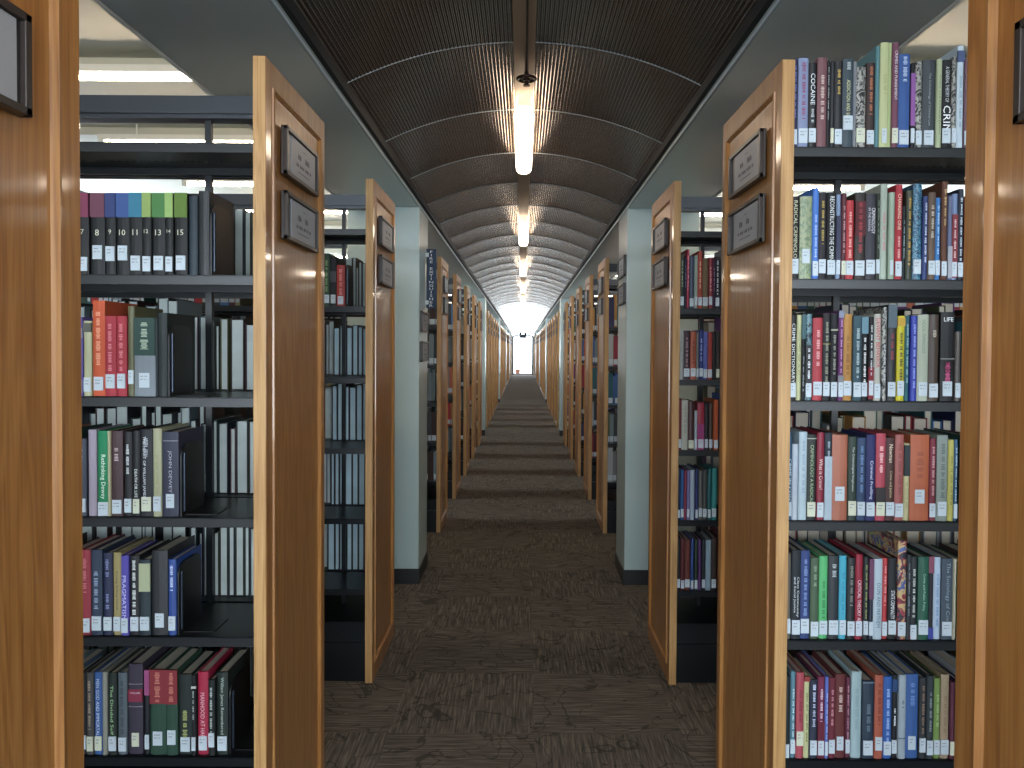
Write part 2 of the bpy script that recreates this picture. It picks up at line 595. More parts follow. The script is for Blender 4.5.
m = MB(); m.tube((0, -4.9, 0), (0, 0.0, 0), .0035, 8)
o = m.build('conduit', BRONZE, None, (0.008, 2.77, EYE + .962))
tag(o, 'thin dark conduit running along the vault crest to the sprinkler', 'conduit')

# emergency light and exit sign over the end door
t = empty('emergency_light', (0, YEND - .10, 2.06))
tag(t, 'twin headed emergency light on the arched frame of the bright end door', 'emergency light')
m = MB(); m.box(-.19, .19, -.04, .04, -.13, .04); bevel(m.build('body', plain('grey lamp plastic', '#36373c', .5), t), .01)
for x in (-.14, .14):
    m = MB(); m.tube((x, -.06, .13), (x, .05, .13), .075, 16); m.tube((x, 0, .02), (x, 0, .10), .02, 8)
    m.build('lamp_head', plain('grey lamp plastic', '#36373c', .5), t)

# ------------------------------------------------------------------ bookcases
PW, PT = 0.527, 0.028
PH = 1.968
FRONTX = 0.5813
SHELF = {s: (.465, .166, -.1125, -.3885, -.664, -.9425) for s in (-1, 1)}


def panel_mesh(s):
    x0, x1 = FRONTX, FRONTX + PT
    m = MB()

    def bx(a, b, y0, y1, z0, z1, mi=0):
        p, q = sorted((s * a, s * b)); m.box(p, q, y0, y1, z0, z1, mi)
    bw = .046
    bx(x0 + .004, x1, bw - .003, PW - bw + .003, .06, PH - .05)              # field
    bx(x0, x1, 0, bw, 0, PH, 0); bx(x0, x1, PW - bw, PW, 0, PH, 0)            # stiles
    bx(x0, x1, bw, PW - bw, PH - .055, PH); bx(x0, x1, bw, PW - bw, 0, .065)  # rails
    bx(x0 + .001, x1 + .0008, -.0012, .0005, 0.001, PH - .001, 1)
    return m


def mould_mesh(s):
    m = MB()
    y0, y1, z0, z1 = .046, PW - .046, .065, PH - .055
    pr = ((0.0, .004), (.002, -.0035), (.007, -.0045), (.011, .000), (.014, .004))
    loops = []
    for off, dx in pr:
        x = s * (FRONTX + dx)
        loops.append([(x, y0 + off, z0 + off), (x, y1 - off, z0 + off), (x, y1 - off, z1 - off), (x, y0 + off, z1 - off)])
    pts = [p for l in loops for p in l]
    fs = []
    for i in range(len(pr) - 1):
        for j in range(4):
            f = (4 * i + j, 4 * i + (j + 1) % 4, 4 * i + 4 + (j + 1) % 4, 4 * i + 4 + j)
            fs.append(f if s < 0 else f[::-1])
    m.poly(pts, fs)
    return m


PANEL = {s: panel_mesh(s).mesh('end_panel', [OAK, OAKE]) for s in (-1, 1)}
MOULD = {s: mould_mesh(s).mesh('moulding', OAK) for s in (-1, 1)}


def shelf_mesh(s, y0, y1, xa, xb, front, holes):
    m = MB()

    def bx(a, b, c, d, e, f):
        p, q = sorted((s * a, s * b)); m.box(p, q, c, d, e, f)
    if holes:
        yh = y0 + .17 if front else y0 + .05
        bx(xa, xb, y0, yh, -.003, 0); bx(xa, xb, yh + .006, y1, -.003, 0)
        x = xa
        while x < xb:
            bx(x, min(x + .011, xb), yh, yh + .006, -.003, 0)
            x += .018
    else:
        bx(xa, xb, y0, y1, -.003, 0)
    bx(xa, xb, y0, y0 + .004, -.022, 0)
    bx(xa, xb, y1 - .004, y1, -.022, 0)
    bx(xa, xb, y0 + .004, y0 + .012, -.022, -.019)
    bx(xa, xb, y1 - .012, y1 - .004, -.022, -.019)
    return m.mesh('shelf', BLACK)


_sh = {}
ORD = ['', 'second', 'third', 'fourth', 'fifth', 'sixth', 'seventh', 'eighth']


def case_label(k, s):
    side = 'on the fire sign side' if s < 0 else 'across from the fire sign'
    if k == 0:
        return ('oak end panelled bookcase with pale paged volumes and bookends' if s < 0 else 'oak end panelled bookcase packed with colourful books up to its top shelf'), None
    if k == -1:
        return ('oak bookcase end beside the camera ' + side), None
    if k == 1:
        return ('oak ended bookcase of pale blue paged volumes next to the column' if s < 0 else 'oak ended bookcase of colourful books standing just before the column'), None
    if k in COLK:
        return 'black steel bookcase ending behind a pale column ' + side, 'bookcases ending at columns ' + side
    return 'narrow oak bookcase end in the long far row ' + side, 'distant oak bookcases ' + side


for k in range(-1, 31):
    for s in (-1, 1):
        hascol = k in COLK
        near = k <= 8
        t = empty('bookcase', (0, ZK(k), 0))
        lab, grp = case_label(k, s)
        tag(t, lab, 'bookcase', grp)
        xa = FRONTX + PT + .001 if not hascol else .985
        if not hascol:
            o = bpy.data.objects.new('end_panel', PANEL[s]); C.objects.link(o); o.parent = t
            if k <= 3:
                bevel(o, .0015)
            q = bpy.data.objects.new('moulding', MOULD[s]); C.objects.link(q); q.parent = o
        xe = 4.2 if k < 9 else 3.0
        for zi, z in enumerate(SHELF[s]):
            for fr in (0, 1):
                key = (s, xa, xe, fr + (2 if zi == 0 and fr else 0), zi < 2 and k <= 1)
                if key not in _sh:
                    _sh[key] = shelf_mesh(s, .008 if not fr else .268, .252 if not fr else (.512 if zi else .300), xa, xe, not fr, key[4] and not (fr and zi == 0))
                o = bpy.data.objects.new('shelf', _sh[key]); C.objects.link(o); o.parent = t
                o.location = (0, 0, EYE + z)
        key = ('base', s, xa, xe)
        if key not in _sh:
            m = MB()
            p, q = sorted((s * xa, s * xe))
            m.box(p, q, .02, PW - .02, 0, .10); m.box(p, q, .008, PW - .008, .10, .155); m.box(p, q, .03, PW - .03, .155, .232)
            _sh[key] = m.mesh('base', BLACK)
            m = MB(); m.box(p, q, .235, .285, 1.895, 1.952); m.box(p, q, .225, .295, 1.905, 1.915)
            _sh[('rail',) + key[1:]] = m.mesh('top_rail', RAIL)
        o = bpy.data.objects.new('base', _sh[key]); C.objects.link(o); o.parent = t
        o = bpy.data.objects.new('top_rail', _sh[('rail',) + key[1:]]); C.objects.link(o); o.parent = t
        for px in ([.812 if k == 0 else .752, 1.55, 2.45, 3.35, 4.15] if near else [.752, 1.55]):
            if px < xa:
                continue
            m = MB(); m.box(s * px - .008, s * px + .008, .253, .267, .232, 1.9)
            m.build('upright', BLACK, t)

# ------------------------------------------------------------------ sign plaques
def bars(m, x0, x1, z0, z1, y, rn, mi=0, dens=.62):
    """a row of blurred print: unreadable strokes between x0 and x1"""
    x = x0
    while x < x1:
        wl = rn.uniform(.5, 1.2) * (z1 - z0)
        for _ in range(rn.randint(2, 6)):
            if x + wl > x1:
                break
            m.poly([(x, y, z0), (x + wl * .8, y, z0), (x + wl * .8, y, z1 - rn.choice((0, 0, .3)) * (z1 - z0)), (x, y, z1)], [(0, 1, 2, 3)], mi)
            x += wl
        x += (z1 - z0) * .9


def plaque(s, y0, ztop, lab, grp=None, x=FRONTX, wd=.292):
    """holder on the face x = s*FRONTX: local x along the row (+Y)"""
    t = empty('sign_plaque', (s * x, y0, EYE + ztop))
    # local frame: u runs so that text reads left to right as seen from the aisle
    t.rotation_euler = (0, 0, R(90) if s < 0 else R(-90))
    if s > 0:
        t.location.y = y0 + wd
    tag(t, lab, 'sign', grp)
    H = .116
    m = MB()
    m.box(0, wd, -.006, -.0003, -H, 0)
    for a, b, c, d in ((0, wd, -.010, 0), (0, wd, -H, -H + .010), (0, .012, -H, 0), (wd - .012, wd, -H, 0)):
        m.box(a, b, -.016, -.006, c, d)
    bevel(m.build('frame', PLQ, t), .0012)
    m = MB(); m.box(.012, wd - .012, -.009, -.006, -H + .010, -.010)
    m.build('backing', PLQB, t)
    m = MB(); m.box(.050, wd - .022, -.0115, -.009, -H + .011, -.012)
    c = m.build('card', PAPER, t)
    m = MB()
    rn = random.Random(int(y0 * 100) + int(ztop * 1000))
    u0, u1 = .065, wd - .035
    um = (u0 + u1) / 2
    y = -.0119
    bars(m, um - .012, um + .016, -.030, -.027, y, rn)
    bars(m, um - .055, um - .012, -.056, -.042, y, rn); bars(m, um + .010, um + .055, -.056, -.042, y, rn)
    bars(m, um - .070, um + .070, -.076, -.068, y, rn)
    m.box(um - .055, um + .045, y, y + .0003, -.089, -.087)
    m.build('printing', INK, c)
    return t


for k in range(-1, 31):
    for s in (-1, 1):
        if k in COLK and k != 2:
            continue
        y0 = ZK(k) + .11
        zs = [(.535, 'upper'), (.380, 'lower')]
        if k == 2:
            y0 = ZK(k) + .07
            zs = [(.215, 'upper'), (.045, 'lower')] if s < 0 else zs
        for z, nm in zs:
            side = 'on the fire sign side' if s < 0 else 'across from the fire sign'
            if k == -1:
                lab, grp = nm + ' card sign on the oak end beside the camera ' + side, None
            elif k == 0:
                lab, grp = nm + ' framed card sign on the oak end of the ' + ('bookcase with bookends' if s < 0 else 'packed front bookcase'), None
            elif k == 1:
                lab, grp = nm + ' framed sign on the oak end just before the column ' + side, None
            elif k == 2:
                lab, grp = (nm + ' small plaque on the column face below the blue fire sign' if s < 0 else nm + ' dark plaque on the column face across from the fire sign'), None
            else:
                lab, grp = nm + ' dark plaque on a far oak end ' + side, 'far ' + nm + ' plaques ' + side
            plaque(s, y0, z, lab, grp, .575 if k == 2 else FRONTX)

# hanging blade sign
t = empty('fire_extinguisher_sign', (-.575, ZK(2) + .33, EYE + .592))
tag(t, 'narrow navy blade sign with white vertical FIRE EXTINGUISHER lettering on the column', 'sign')
m = MB(); m.box(.004, .062, -.003, .003, -.350, 0); bevel(m.build('sign_board', BLUE, t), .001)
m = MB()
word = 'FIRE EXTINGUISHER'
for i, ch in enumerate(word):
    if ch == ' ':
        continue
    v, f, wd = text_pts(ch)
    sc = .0142
    zt = -.010 - i * .0198 - sc
    ww = max(wd, .35)
    m.poly([(.033 + (px - wd / 2) * sc * 1.8, -.0034, zt + pz * sc) for px, pz in v], f)
m.build('lettering', WHITE, t)
for z in (-.035, -.315):
    m = MB(); m.box(-.004, .018, -.006, .006, z - .012, z + .012)
    bevel(m.build('clip', CLIP, t), .001)

# ------------------------------------------------------------------ books
NAMED = {'black': '17181b', 'charcoal': '33363b', 'slate': '3c4a58', 'navy': '262c5a', 'blue': '3a62a0', 'bright blue': '4f86d8', 'royal blue': '2f3fae',
         'teal': '2f6670', 'sky blue': '4fb6d0', 'dark green': '26423a', 'green': '1f8a5c', 'mint': '5fc07a', 'olive': '56603f', 'sage': '7d8e72',
         'lime': 'a4bf70', 'yellow': 'd8cc20', 'cream': 'c8c79c', 'white': 'd0d8dc', 'pale blue': 'a9c2d0', 'pale green': 'b4c0b0', 'grey': '80878a',
         'lavender': '8e86b8', 'purple': '6b3a7e', 'plum': '4a3242', 'pink': 'c04a6a', 'crimson': '96263a', 'red': 'b83840', 'maroon': '5e2430',
         'rose': 'a85a58', 'salmon': 'b86a50', 'orange': 'd8603a', 'ochre': 'c08b45', 'tan': 'a08a68', 'brown': '6a4433', 'dark brown': '402c26', 'mauve': '7d5664'}


def cname(h):
    a = [int(h[i:i + 2], 16) for i in (0, 2, 4)]
    return min(NAMED, key=lambda n: sum((a[j] - int(NAMED[n][2 * j:2 * j + 2], 16)) ** 2 for j in range(3)))


def cover(h):
    c = ''.join('%02x' % int(int(h[i:i + 2], 16) * .90) for i in (0, 2, 4))
    return plain('cover ' + h, '#' + c, rnd.choice((.5, .6, .7)))


PIC = {'a': mottle('black and white spine picture', ('#1f1f21', '#6e6e6a', '#a0a098', '#3a3a3c'), 45),
       'b': mottle('multicoloured spine picture', ('#2a2a34', '#8a3040', '#b8a070', '#4a5a90', '#b0ac50'), 28),
       'c': mottle('blue mottled spine picture', ('#123a58', '#1f5876', '#5a90a8', '#16304a'), 90),
       'd': mottle('dark teal cover picture', ('#14181c', '#23424c', '#5c8088'), 70),
       'e': mottle('sage mottled cloth', ('#6d7f64', '#7d8e72', '#939c7a'), 60)}


def hardback(w, h, d, cov, page):
    t = min(.0024, w * .16)
    a, b = w / 2, w / 2 - t
    m = MB()
    pts = [(-a, d), (-a, .0035), (-a * .6, .0010), (0, 0), (a * .6, .0010), (a, .0035), (a, d), (b, d), (b, .006), (-b, .006), (-b, d)]
    n = len(pts)
    v = [(x, y, 0) for x, y in pts] + [(x, y, h) for x, y in pts]
    m.poly(v, [(i, (i + 1) % n, n + (i + 1) % n, n + i) for i in range(n)])
    for base, flip in ((0, True), (n, False)):
        for q in ((0, 1, 9, 10), (1, 2, 3, 9), (3, 4, 5, 8), (3, 8, 9), (5, 6, 7, 8)):
            f = tuple(base + i for i in q)
            m.f.append([f[i] for i in (range(len(f) - 1, -1, -1) if flip else range(len(f)))]); m.m.append(0); m.sm.append(False)
    p = MB(); p.box(-b, b, .006, d - .004, .0025, h - .0035)
    return m, p


BOOKS = []           # (object, dict) for labelling


def book(x, y, z, w, h, hexc, opts, shelfkey, back=False, d=None, page=None):
    d = d or rnd.uniform(.145, .165)
    m, p = hardback(w, h, d, None, None)
    pic = next((o[1:] for o in opts if len(o) == 2 and o[0] == 'm'), None)
    root = m.build('book', PIC[pic] if pic else cover(hexc), None, (x, y, z))
    if back:
        root.rotation_euler = (0, 0, math.pi)
    p.build('page_block', page or PAGE, root)
    tones = []
    title = num = None
    for o in opts:
        if o[0] == 'b' and ':' in o:        # band of another colour, z given as fractions of the height from the top
            _, f0, f1, hc = o.split(':')
            q = MB(); q.box(-w / 2 - .0003, w / 2 + .0003, -.0004, .004, h * (1 - float(f1)), h * (1 - float(f0)))
            q.build('spine_band', cover(hc), root); tones.append(hc)
        elif o[0] == 'L' and not back:
            a = o.split(':')
            z0 = float(a[1]) if len(a) > 1 and a[1] else .006 + rnd.random() * .007
            sw = min(w * .88, .021) if len(a) < 3 else w * float(a[2])
            sh = .031 + rnd.random() * .003
            q = MB(); q.box(-sw / 2, sw / 2, -.0010, .002, z0, z0 + sh)
            bars(q, -sw / 2 + .003, sw / 2 - .003, z0 + sh - .009, z0 + sh - .006, -.0012, rnd, 1)
            bars(q, -sw / 2 + .003, sw / 2 - .004, z0 + sh - .016, z0 + sh - .013, -.0012, rnd, 1)
            q.build('call_number_sticker', [STICKC if 'C' in o else STICK, plain('sticker print', '#8a939a', .6)], root)
        elif o[0] == 't' and not back:      # t:TEXT:hex:f0:f1[:height fraction of width[:offset]]
            a = o.split(':')
            s_ = a[1].replace('_', ' ')
            f0, f1 = float(a[3]), float(a[4])
            v, f, wd = text_pts(s_)
            hh = w * (float(a[5]) if len(a) > 5 else .5)
            off = w * (float(a[6]) if len(a) > 6 else 0)
            ln = h * (f1 - f0)
            q = MB()
            q.poly([((pz - .5) * hh + off, -.0009, h * (1 - f0) - px / wd * ln) for px, pz in v], f)
            q.build('spine_title', plain('ink ' + a[2], '#' + a[2], .5), root)
            title = s_
        elif o[0] == 'h' and not back:      # horizontal lettering h:TEXT:hex:f:heightfrac of w
            a = o.split(':')
            v, f, wd = text_pts(a[1].replace('_', ' '))
            sc = w * .7 / wd if wd > 1.2 else w * .45
            q = MB(); q.poly([((px - wd / 2) * sc, -.0010, h * (1 - float(a[3])) - (1 - pz) * sc) for px, pz in v], f)
            q.build('spine_title', plain('ink ' + a[2], '#' + a[2], .5), root)
            if a[1].isdigit():
                num = ['seven', 'eight', 'nine', 'ten', 'eleven', 'twelve', 'thirteen', 'fourteen', 'fifteen'][int(a[1]) - 7]
        elif o[0] == 'g' and not back:      # g:hex:f0:f1 : unreadable lettering down the spine
            a = o.split(':')
            f0, f1 = (float(a[2]), float(a[3])) if len(a) > 3 else (rnd.uniform(.08, .2), rnd.uniform(.62, .76))
            q = MB()
            zz = h * (1 - f0)
            while zz > h * (1 - f1):
                for _ in range(rnd.randint(3, 8)):
                    l_ = rnd.uniform(.0014, .0028); ww = w * rnd.uniform(.12, .2)
                    if zz - l_ < h * (1 - f1):
                        zz = 0
                        break
                    q.poly([(-ww, -.0009, zz - l_), (ww, -.0009, zz - l_), (ww, -.0009, zz), (-ww, -.0009, zz)], [(0, 1, 2, 3)])
                    zz -= l_ + .0012
                zz -= .005
            q.build('spine_lettering', plain('ink ' + a[1], '#' + a[1], .5), root)
    BOOKS.append((root, dict(shelf=shelfkey, x=abs(x), w=w, h=h, c=cname(hexc) if not pic else {'a': 'black and white', 'b': 'multicoloured', 'c': 'mottled blue', 'd': 'dark mottled', 'e': 'sage'}[pic],
                             title=title, num=num, tones=[cname(t) for t in tones], back=back)))
    return root


def row(k, s, si, ox, oy, sc, data, back=False, d=None, page=None, opts=()):
    """data lines: x0 x1 top colour opts...; pixels of an enlarged crop with its corner at ox, oy"""
    zs = EYE + SHELF[s][si]
    Y = ZK(k) + (.018 if not back else .495 - (d or .2))
    recs = []
    for ln in data.strip().splitlines():
        a = ln.split()
        x0, x1, top, hexc = float(a[0]), float(a[1]), float(a[2]), a[3]
        pt = at(ox + (x0 + x1) / 2 / sc, oy + top / sc, Y)
        wd = (x1 - x0) / sc * Y / F
        recs.append([pt.x, wd, pt.z - zs, hexc, a[4:]])
    recs.sort(key=lambda r: r[0])
    # keep the row inside the case and its books apart
    lo = FRONTX + PT + .003
    if s > 0:
        edge = max(lo, recs[0][0] - recs[0][1] / 2)
        for r in recs:
            x = max(r[0], edge + r[1] / 2); r[0] = x; edge = x + r[1] / 2 + .0006
            # shrink if pushed
    else:
        edge = min(-lo, recs[-1][0] + recs[-1][1] / 2)
        for r in reversed(recs):
            x = min(r[0], edge - r[1] / 2); r[0] = x; edge = x - r[1] / 2 - .0006
    for x, wd, hh, hexc, op in recs:
        wd = max(.007, wd - .0008)
        hh = min(hh, .249) if si else hh
        if back:
            dd = d or .2
            book(x, ZK(k) + .495, zs + .0005, wd, hh, hexc, list(op) + list(opts), (k, s, si, 'b'), True, dd, page)
        else:
            book(x, Y - rnd.random() * .006, zs + .0010, wd, hh, hexc, list(op) + list(opts), (k, s, si, 'f'))
    return (min(r[0] - r[1] / 2 for r in recs), max(r[0] + r[1] / 2 for r in recs))


EXT = {}
EXT[0, 1, 0] = row(0, 1, 0, 780, 30, 5.12, '''
68 92 148 2b2f55 L g:6a74b0
94 146 148 8e9abc L g:8a4060:.05:.7
146 188 170 17191d L t:COCAINE:dfe6ea:.13:.5:.55 g:b0b4b8:.55:.72
190 240 145 7d5358 g:c8b0a8:.2:.7
242 256 158 23262a g:a0a4a0
257 276 165 3a3d40 LC
278 320 165 1d1f24 L g:c0a050:.1:.4
322 378 150 3a4a54 L:.04 t:ADDICTION_AND_SOCIETY:cfcf9c:.24:.78:.34 g:b0b8b8:.04:.14
380 391 165 8a8e94
393 444 190 8a8a88 ma LC
446 488 170 3a2a28 L g:b06a4a:.05:.62
490 512 85 5f8f95
513 560 68 c9cf9a L::.5 g:a8a878:.3:.5
561 570 68 b4c48e
572 606 70 7a4a5c LC t:CRIMES_AND_PUNISHMENT:d8d0d8:.08:.55:.42
606 664 128 3a5f9e L g:b8c8e0:.03:.3
672 694 172 1c1c20 L b:.12:.74:9a62a8
697 731 165 4a4c48 ma L
735 800 155 3a4248 L t:The_Criminology_of_Criminal_Law:98a0a4:.15:.75:.22
803 832 152 b9c49e t:Crime_and_Criminal_Justice:5a6450:.18:.85:.42
834 882 155 191b1f L t:A_GENERAL_THEORY_OF:c8ccd0:.08:.48:.4 t:CRIM:eef0f0:.52:.82:.8
884 909 140 6a4a3a ma L
911 945 82 cfe0ea b:.05:.16:4a5a88 g:8aa0b0:.3:.8
947 975 150 7a5a66 L
''')
EXT[0, 1, 1] = row(0, 1, 1, 780, 160, 5.12, '''
52 93 190 1b1b1d L t:RADICAL_CRIMINOLOGY:c8c8a8:.05:.85:.5
95 158 190 7d8e72 me L:.035:.6
160 193 145 4f82d8 L g:a8c0f0:.3:.8
195 236 168 2e2b2f L g:b09848:.1:.6
238 283 168 17191c L t:RECONSTRUCTING_THE_CRIMINAL:e8ecec:.05:.85:.5
285 308 180 8ea4c4 L b:.25:.8:22264a
310 336 175 5d2b34 LC g:c09098:.15:.7
338 380 208 c03a40 L g:e8a8a0:.15:.75
383 436 170 362f2d L b:.1:.5:5a2228 g:a03038:.12:.7
438 490 175 3a3842 L t:CRIMINOLOGY:e4e4ea:.17:.47:.36:.2 t:IN_THE_MAKING:c8c8d0:.17:.44:.24:-.2
492 513 175 30382f L g:708070
517 553 125 b3c0b0 g:c08088:.3:.7
556 587 170 a6b8a4 L:.01:.5
590 626 130 b83540 L t:CHANGING_ONE:ecd8b8:.1:.48:.48 g:d8a0a0:.55:.8
628 645 240 14282c g:a0b8b8
647 680 160 3a4030 g:c09840:.08:.85
683 728 125 1f5876 mc L
730 757 190 34457a g:c8d0e8:.08:.8
759 798 170 6b5648 L g:c8c0b0:.15:.55
800 826 195 3f86cc L g:b8d8f0:.1:.7
828 858 113 6a4433 L g:c8a878:.08:.45
860 882 190 7880a0 b:.6:.98:b0b4c0
884 913 175 8098c0 L b:.24:.98:8a2530 g:e0c0c0:.3:.75
915 945 150 232c3c L g:c8d4dc:.1:.8
''')
EXT[0, 1, 2] = row(0, 1, 2, 780, 290, 5.12, '''
36 70 130 17181a L t:CRIME_DICTIONARY:d8dcdc:.1:.8:.5
72 97 130 c8cc9c g:98986c
99 120 118 16181a b:.02:.3:4a6a70 g:90989c:.5:.9
122 156 125 191a1d md L b:.36:.82:17181b g:dce0e4:.4:.75
158 208 145 b8404a L g:e0a8a8:.15:.6
210 248 122 2c2d31 L b:.34:.36:7a7040 g:90907c:.1:.8
250 286 122 212226 L b:.18:.2:a8a894 g:98988c:.25:.7
288 315 108 6b3a6e L b:.0:.08:8a90a8 b:.72:.9:8a8e94 g:c890c8:.1:.7
317 364 125 c08b45 L g:8a5a28:.25:.7
372 417 135 3f5b66 L g:a8bcc0:.15:.75
420 453 140 191c22 L b:.0:.2:7098a8 g:e8e8e8:.25:.95
455 482 140 1c1c20 L b:.6:.98:8a2430 g:c8ccd0:.1:.7
484 520 125 c4c4b8 L t:DEVIANT_BEHAVIOR:c03848:.05:.62:.6
523 550 90 1a1e24 ma g:c0c0c8:.4:.8
552 596 78 23262c L b:.0:.24:5a6a74 g:8a3040:.3:.6
599 638 135 d8cc20 L b:.02:.12:c8a020 g:26261c:.2:.78
641 667 135 2f6670 g:90b8c0:.1:.8
669 702 135 2f3fae g:90a0e8:.1:.85
705 762 128 bcc4b0 L:.012:.8 t:RADICAL_CRIMINOLOGY:6a806a:.06:.45:.3
765 816 128 4a3a30 L g:b0a898:.18:.3
827 898 115 151518 L b:.52:.53:a0a0a0 h:LIFE:f0f4f4:.06 g:c04a7a:.56:.85 g:c04a7a:.56:.72
900 930 215 5a544e L
''')
EXT[0, 1, 3] = row(0, 1, 3, 780, 400, 5.12, '''
20 42 170 2a5878 L t:CRIME_IN_CONTEXT:c8dce4:.3:.95:.6
44 76 228 b9c3cf g:a0a8b8
78 120 165 b8ccd6 g:8a9aac:.1:.7
122 170 180 2c3230 LC b:.04:.05:b8c0b0 t:CRIMINOLOGY_A_RADICAL:9cb088:.12:.8:.36
172 210 168 8a2238 L t:What_is_Crime?:e8c8c0:.3:.65:.5
213 250 170 2a3440 b:.27:1.0:b4c6d2 g:98a8b4:.1:.7
253 333 180 b26a50 L:.045:.6
335 380 190 2a3a30 LC t:The_Criminological_Imagination:c8d0c8:.12:.65:.32
382 427 195 34496a L g:6080a8:.1:.7
430 478 180 2a2f62 L t:Criminal_Profiling:d0d4ec:.3:.75:.4
481 531 172 b84858 LC b:.62:.82:2a2426 g:e8b8b8:.15:.45
534 582 195 4a2a26 L t:Newman:d8c8b0:.08:.3:.42 t:Crime_and_Justice:c8b890:.4:.72:.34
584 630 180 a85a55 L g:7a3a3a:.1:.7
632 662 225 c6c090 b:.02:.42:2c3236 g:98946c:.5:.85
664 762 180 b8623f L:.04:.5 g:8a4428:.2:.5
764 798 200 7a2436 L g:c09090:.1:.7
800 856 182 8f9a92 L:.012:.8 g:5a645e:.1:.75
858 888 205 c4bc62 g:8a8440:.2:.8
890 912 205 2f5878 L g:a8c0d0:.1:.8
''')
EXT[0, 1, 4] = row(0, 1, 4, 780, 510, 5.12, '''
8 32 222 6a665e L
34 82 205 20252d L t:Class_Community:d0d8dc:.3:.75:.3:.15 t:and_Social_Justice:d0d8dc:.3:.7:.3:-.2
85 134 210 33477c L g:7890c0:.1:.75
136 181 245 4a6048 L g:8aa088:.1:.35
184 228 238 5fc07a L:.01:.95 g:2f7a48:.3:.75
230 285 235 2a3036 L g:b0b8bc:.1:.28
288 326 235 4fb6d0 L:.01:.9 g:2f88a0:.2:.7
328 370 245 20262a L g:808078:.1:.6
372 410 228 9a2038 L t:CRITICAL_THEORY_AND:e4ccd0:.3:.85:.5
412 440 240 22282a L g:90985c:.1:.75
442 466 250 24283a b:.0:.5:6a3a5a L
468 514 250 bccdd8 t:DOPE_AND_MAYHEM:4a6a80:.3:.85:.42
516 545 248 b8383c L g:e09090:.1:.6
547 592 248 16181c L t:STATE_CRIMINALITY:e4e8ec:.4:.75:.45
594 638 158 8a5a50 mb L
640 660 230 33383c g:808890
662 698 240 23282c L:.0:.9 b:.95:1.0:b04840 g:c0c4c0:.15:.75
700 756 240 1f5a46 L t:Crime_and_Public_Policy:a8d0bc:.2:.65:.3
758 785 240 22242c b:.0:.2:8a4a60 b:.86:1.0:3a48a0
787 824 245 b8cce0 g:6a8ab0:.2:.85
826 884 250 44525f L t:The_Sociology_of_Crime:8a9aa4:.05:.85:.42
886 900 250 c0bca4
''')
EXT[0, 1, 5] = row(0, 1, 5, 780, 618, 5.12, '''
16 46 300 262e30 L:.0:.7
48 74 275 5f8a9a L:.01:.95 g:c0d8e0:.2:.75
76 116 278 b4525e LC:.03:.9 g:7a2a3a:.2:.6
118 146 300 cdd09c b:.0:.06:9a3a34 g:7a7c50:.2:.8
148 188 315 2c3247 L g:c0c8e0:.06:.6
190 226 300 7a2a4a L b:.55:1.0:6a1e34 g:d8c0cc:.15:.55
228 246 300 6a7fd0 L g:c0c8f0
248 284 305 6e2636 L g:c08890:.15:.6
286 336 290 6a3030 L:.018:.7 g:d0b8b0:.15:.45
338 364 305 5e2238 L g:b08090:.1:.8
367 420 275 a9c2c6 g:88a0a4:.2:.7
422 482 320 2a3a4c L b:.02:.03:8a9aa8 g:6a7a88:.3:.65
484 528 290 b4604a L:.02:.8 g:7a3424:.1:.6
530 574 300 3463b0 L g:a0b8e4:.15:.8
576 605 295 16181c L b:.05:.2:2a4a78 g:e0e4e8:.4:.65
607 645 290 a8b6be b:.75:.76:5a7088 g:586068:.3:.4
647 712 290 3a62a0 L:.02:.6 g:6a8ac4:.1:.4
714 750 305 2e3236 L:.015:.9 g:8a7060:.1:.7
752 788 295 303a40 L g:8a9498:.2:.7
790 822 310 7d9a52 L:.01:.95 g:a0b880:.2:.6
824 868 290 a89478 L:.01:.95 g:8a7058:.25:.7
870 895 330 5e2a3c LC
''')
# packed neighbour behind, right
EXT[1, 1, 1] = row(1, 1, 1, 672, 240, 5.29, '''
32 54 78 24332a L g:90a080
56 68 95 23223a g:8080a0
70 84 50 a02844 g:e0a0b0
86 110 85 3f4a62 L
112 130 82 a4b0a4 L
132 156 60 b04a3c L g:e0b098
158 188 97 7a6448 L
190 212 95 8a2230 L g:d8a0a0
214 226 97 4a2a4a g:b090b0
228 252 90 1c1e26 L g:d0d4dc
''')
EXT[1, 1, 2] = row(1, 1, 2, 672, 240, 5.29, '''
26 48 475 a8aca8 g:808480
53 88 480 3c2630 L g:a08088
91 122 485 b0583c L g:6a3020
124 137 490 80807c L
139 161 477 24387c L g:a0b0e0
163 186 487 6470b8 L
188 212 490 a83a34 L
214 232 488 26282c
234 254 485 3a3430 LC
''')
EXT[1, 1, 3] = row(1, 1, 3, 672, 380, 3.5, '''
16 27 68 7a2a34 L
29 51 72 b8b8ac g:8a8880
53 74 75 4a2a28 LC
76 86 108 b0bcc4 L
89 113 80 a02840 L b:.45:1.0:a03878
115 128 84 20222a L
130 144 82 4a342a L
146 162 70 c05a30 L
''')
EXT[1, 1, 4] = row(1, 1, 4, 672, 380, 3.5, '''
16 25 312 1e3a5c L
27 39 315 2a5a90 L
41 50 318 8a2a44
52 62 316 7a74a8 L
64 80 315 a8b8c8
82 92 312 22306a L
94 107 318 6a6c68 L
109 124 315 4a4c4a L
126 138 312 1f6a70 L
140 157 310 2a8a8a L
''')
EXT[1, 1, 5] = row(1, 1, 5, 672, 380, 3.5, '''
16 28 556 1a1c20 L
30 44 556 5a2228 L
46 64 560 6a3228 L
66 77 556 2f4c8c L
79 91 560 24382c L
93 103 560 6a3a7c
105 117 558 202830 L
119 137 560 9ab4c4
139 157 552 3a2c28 L
''')
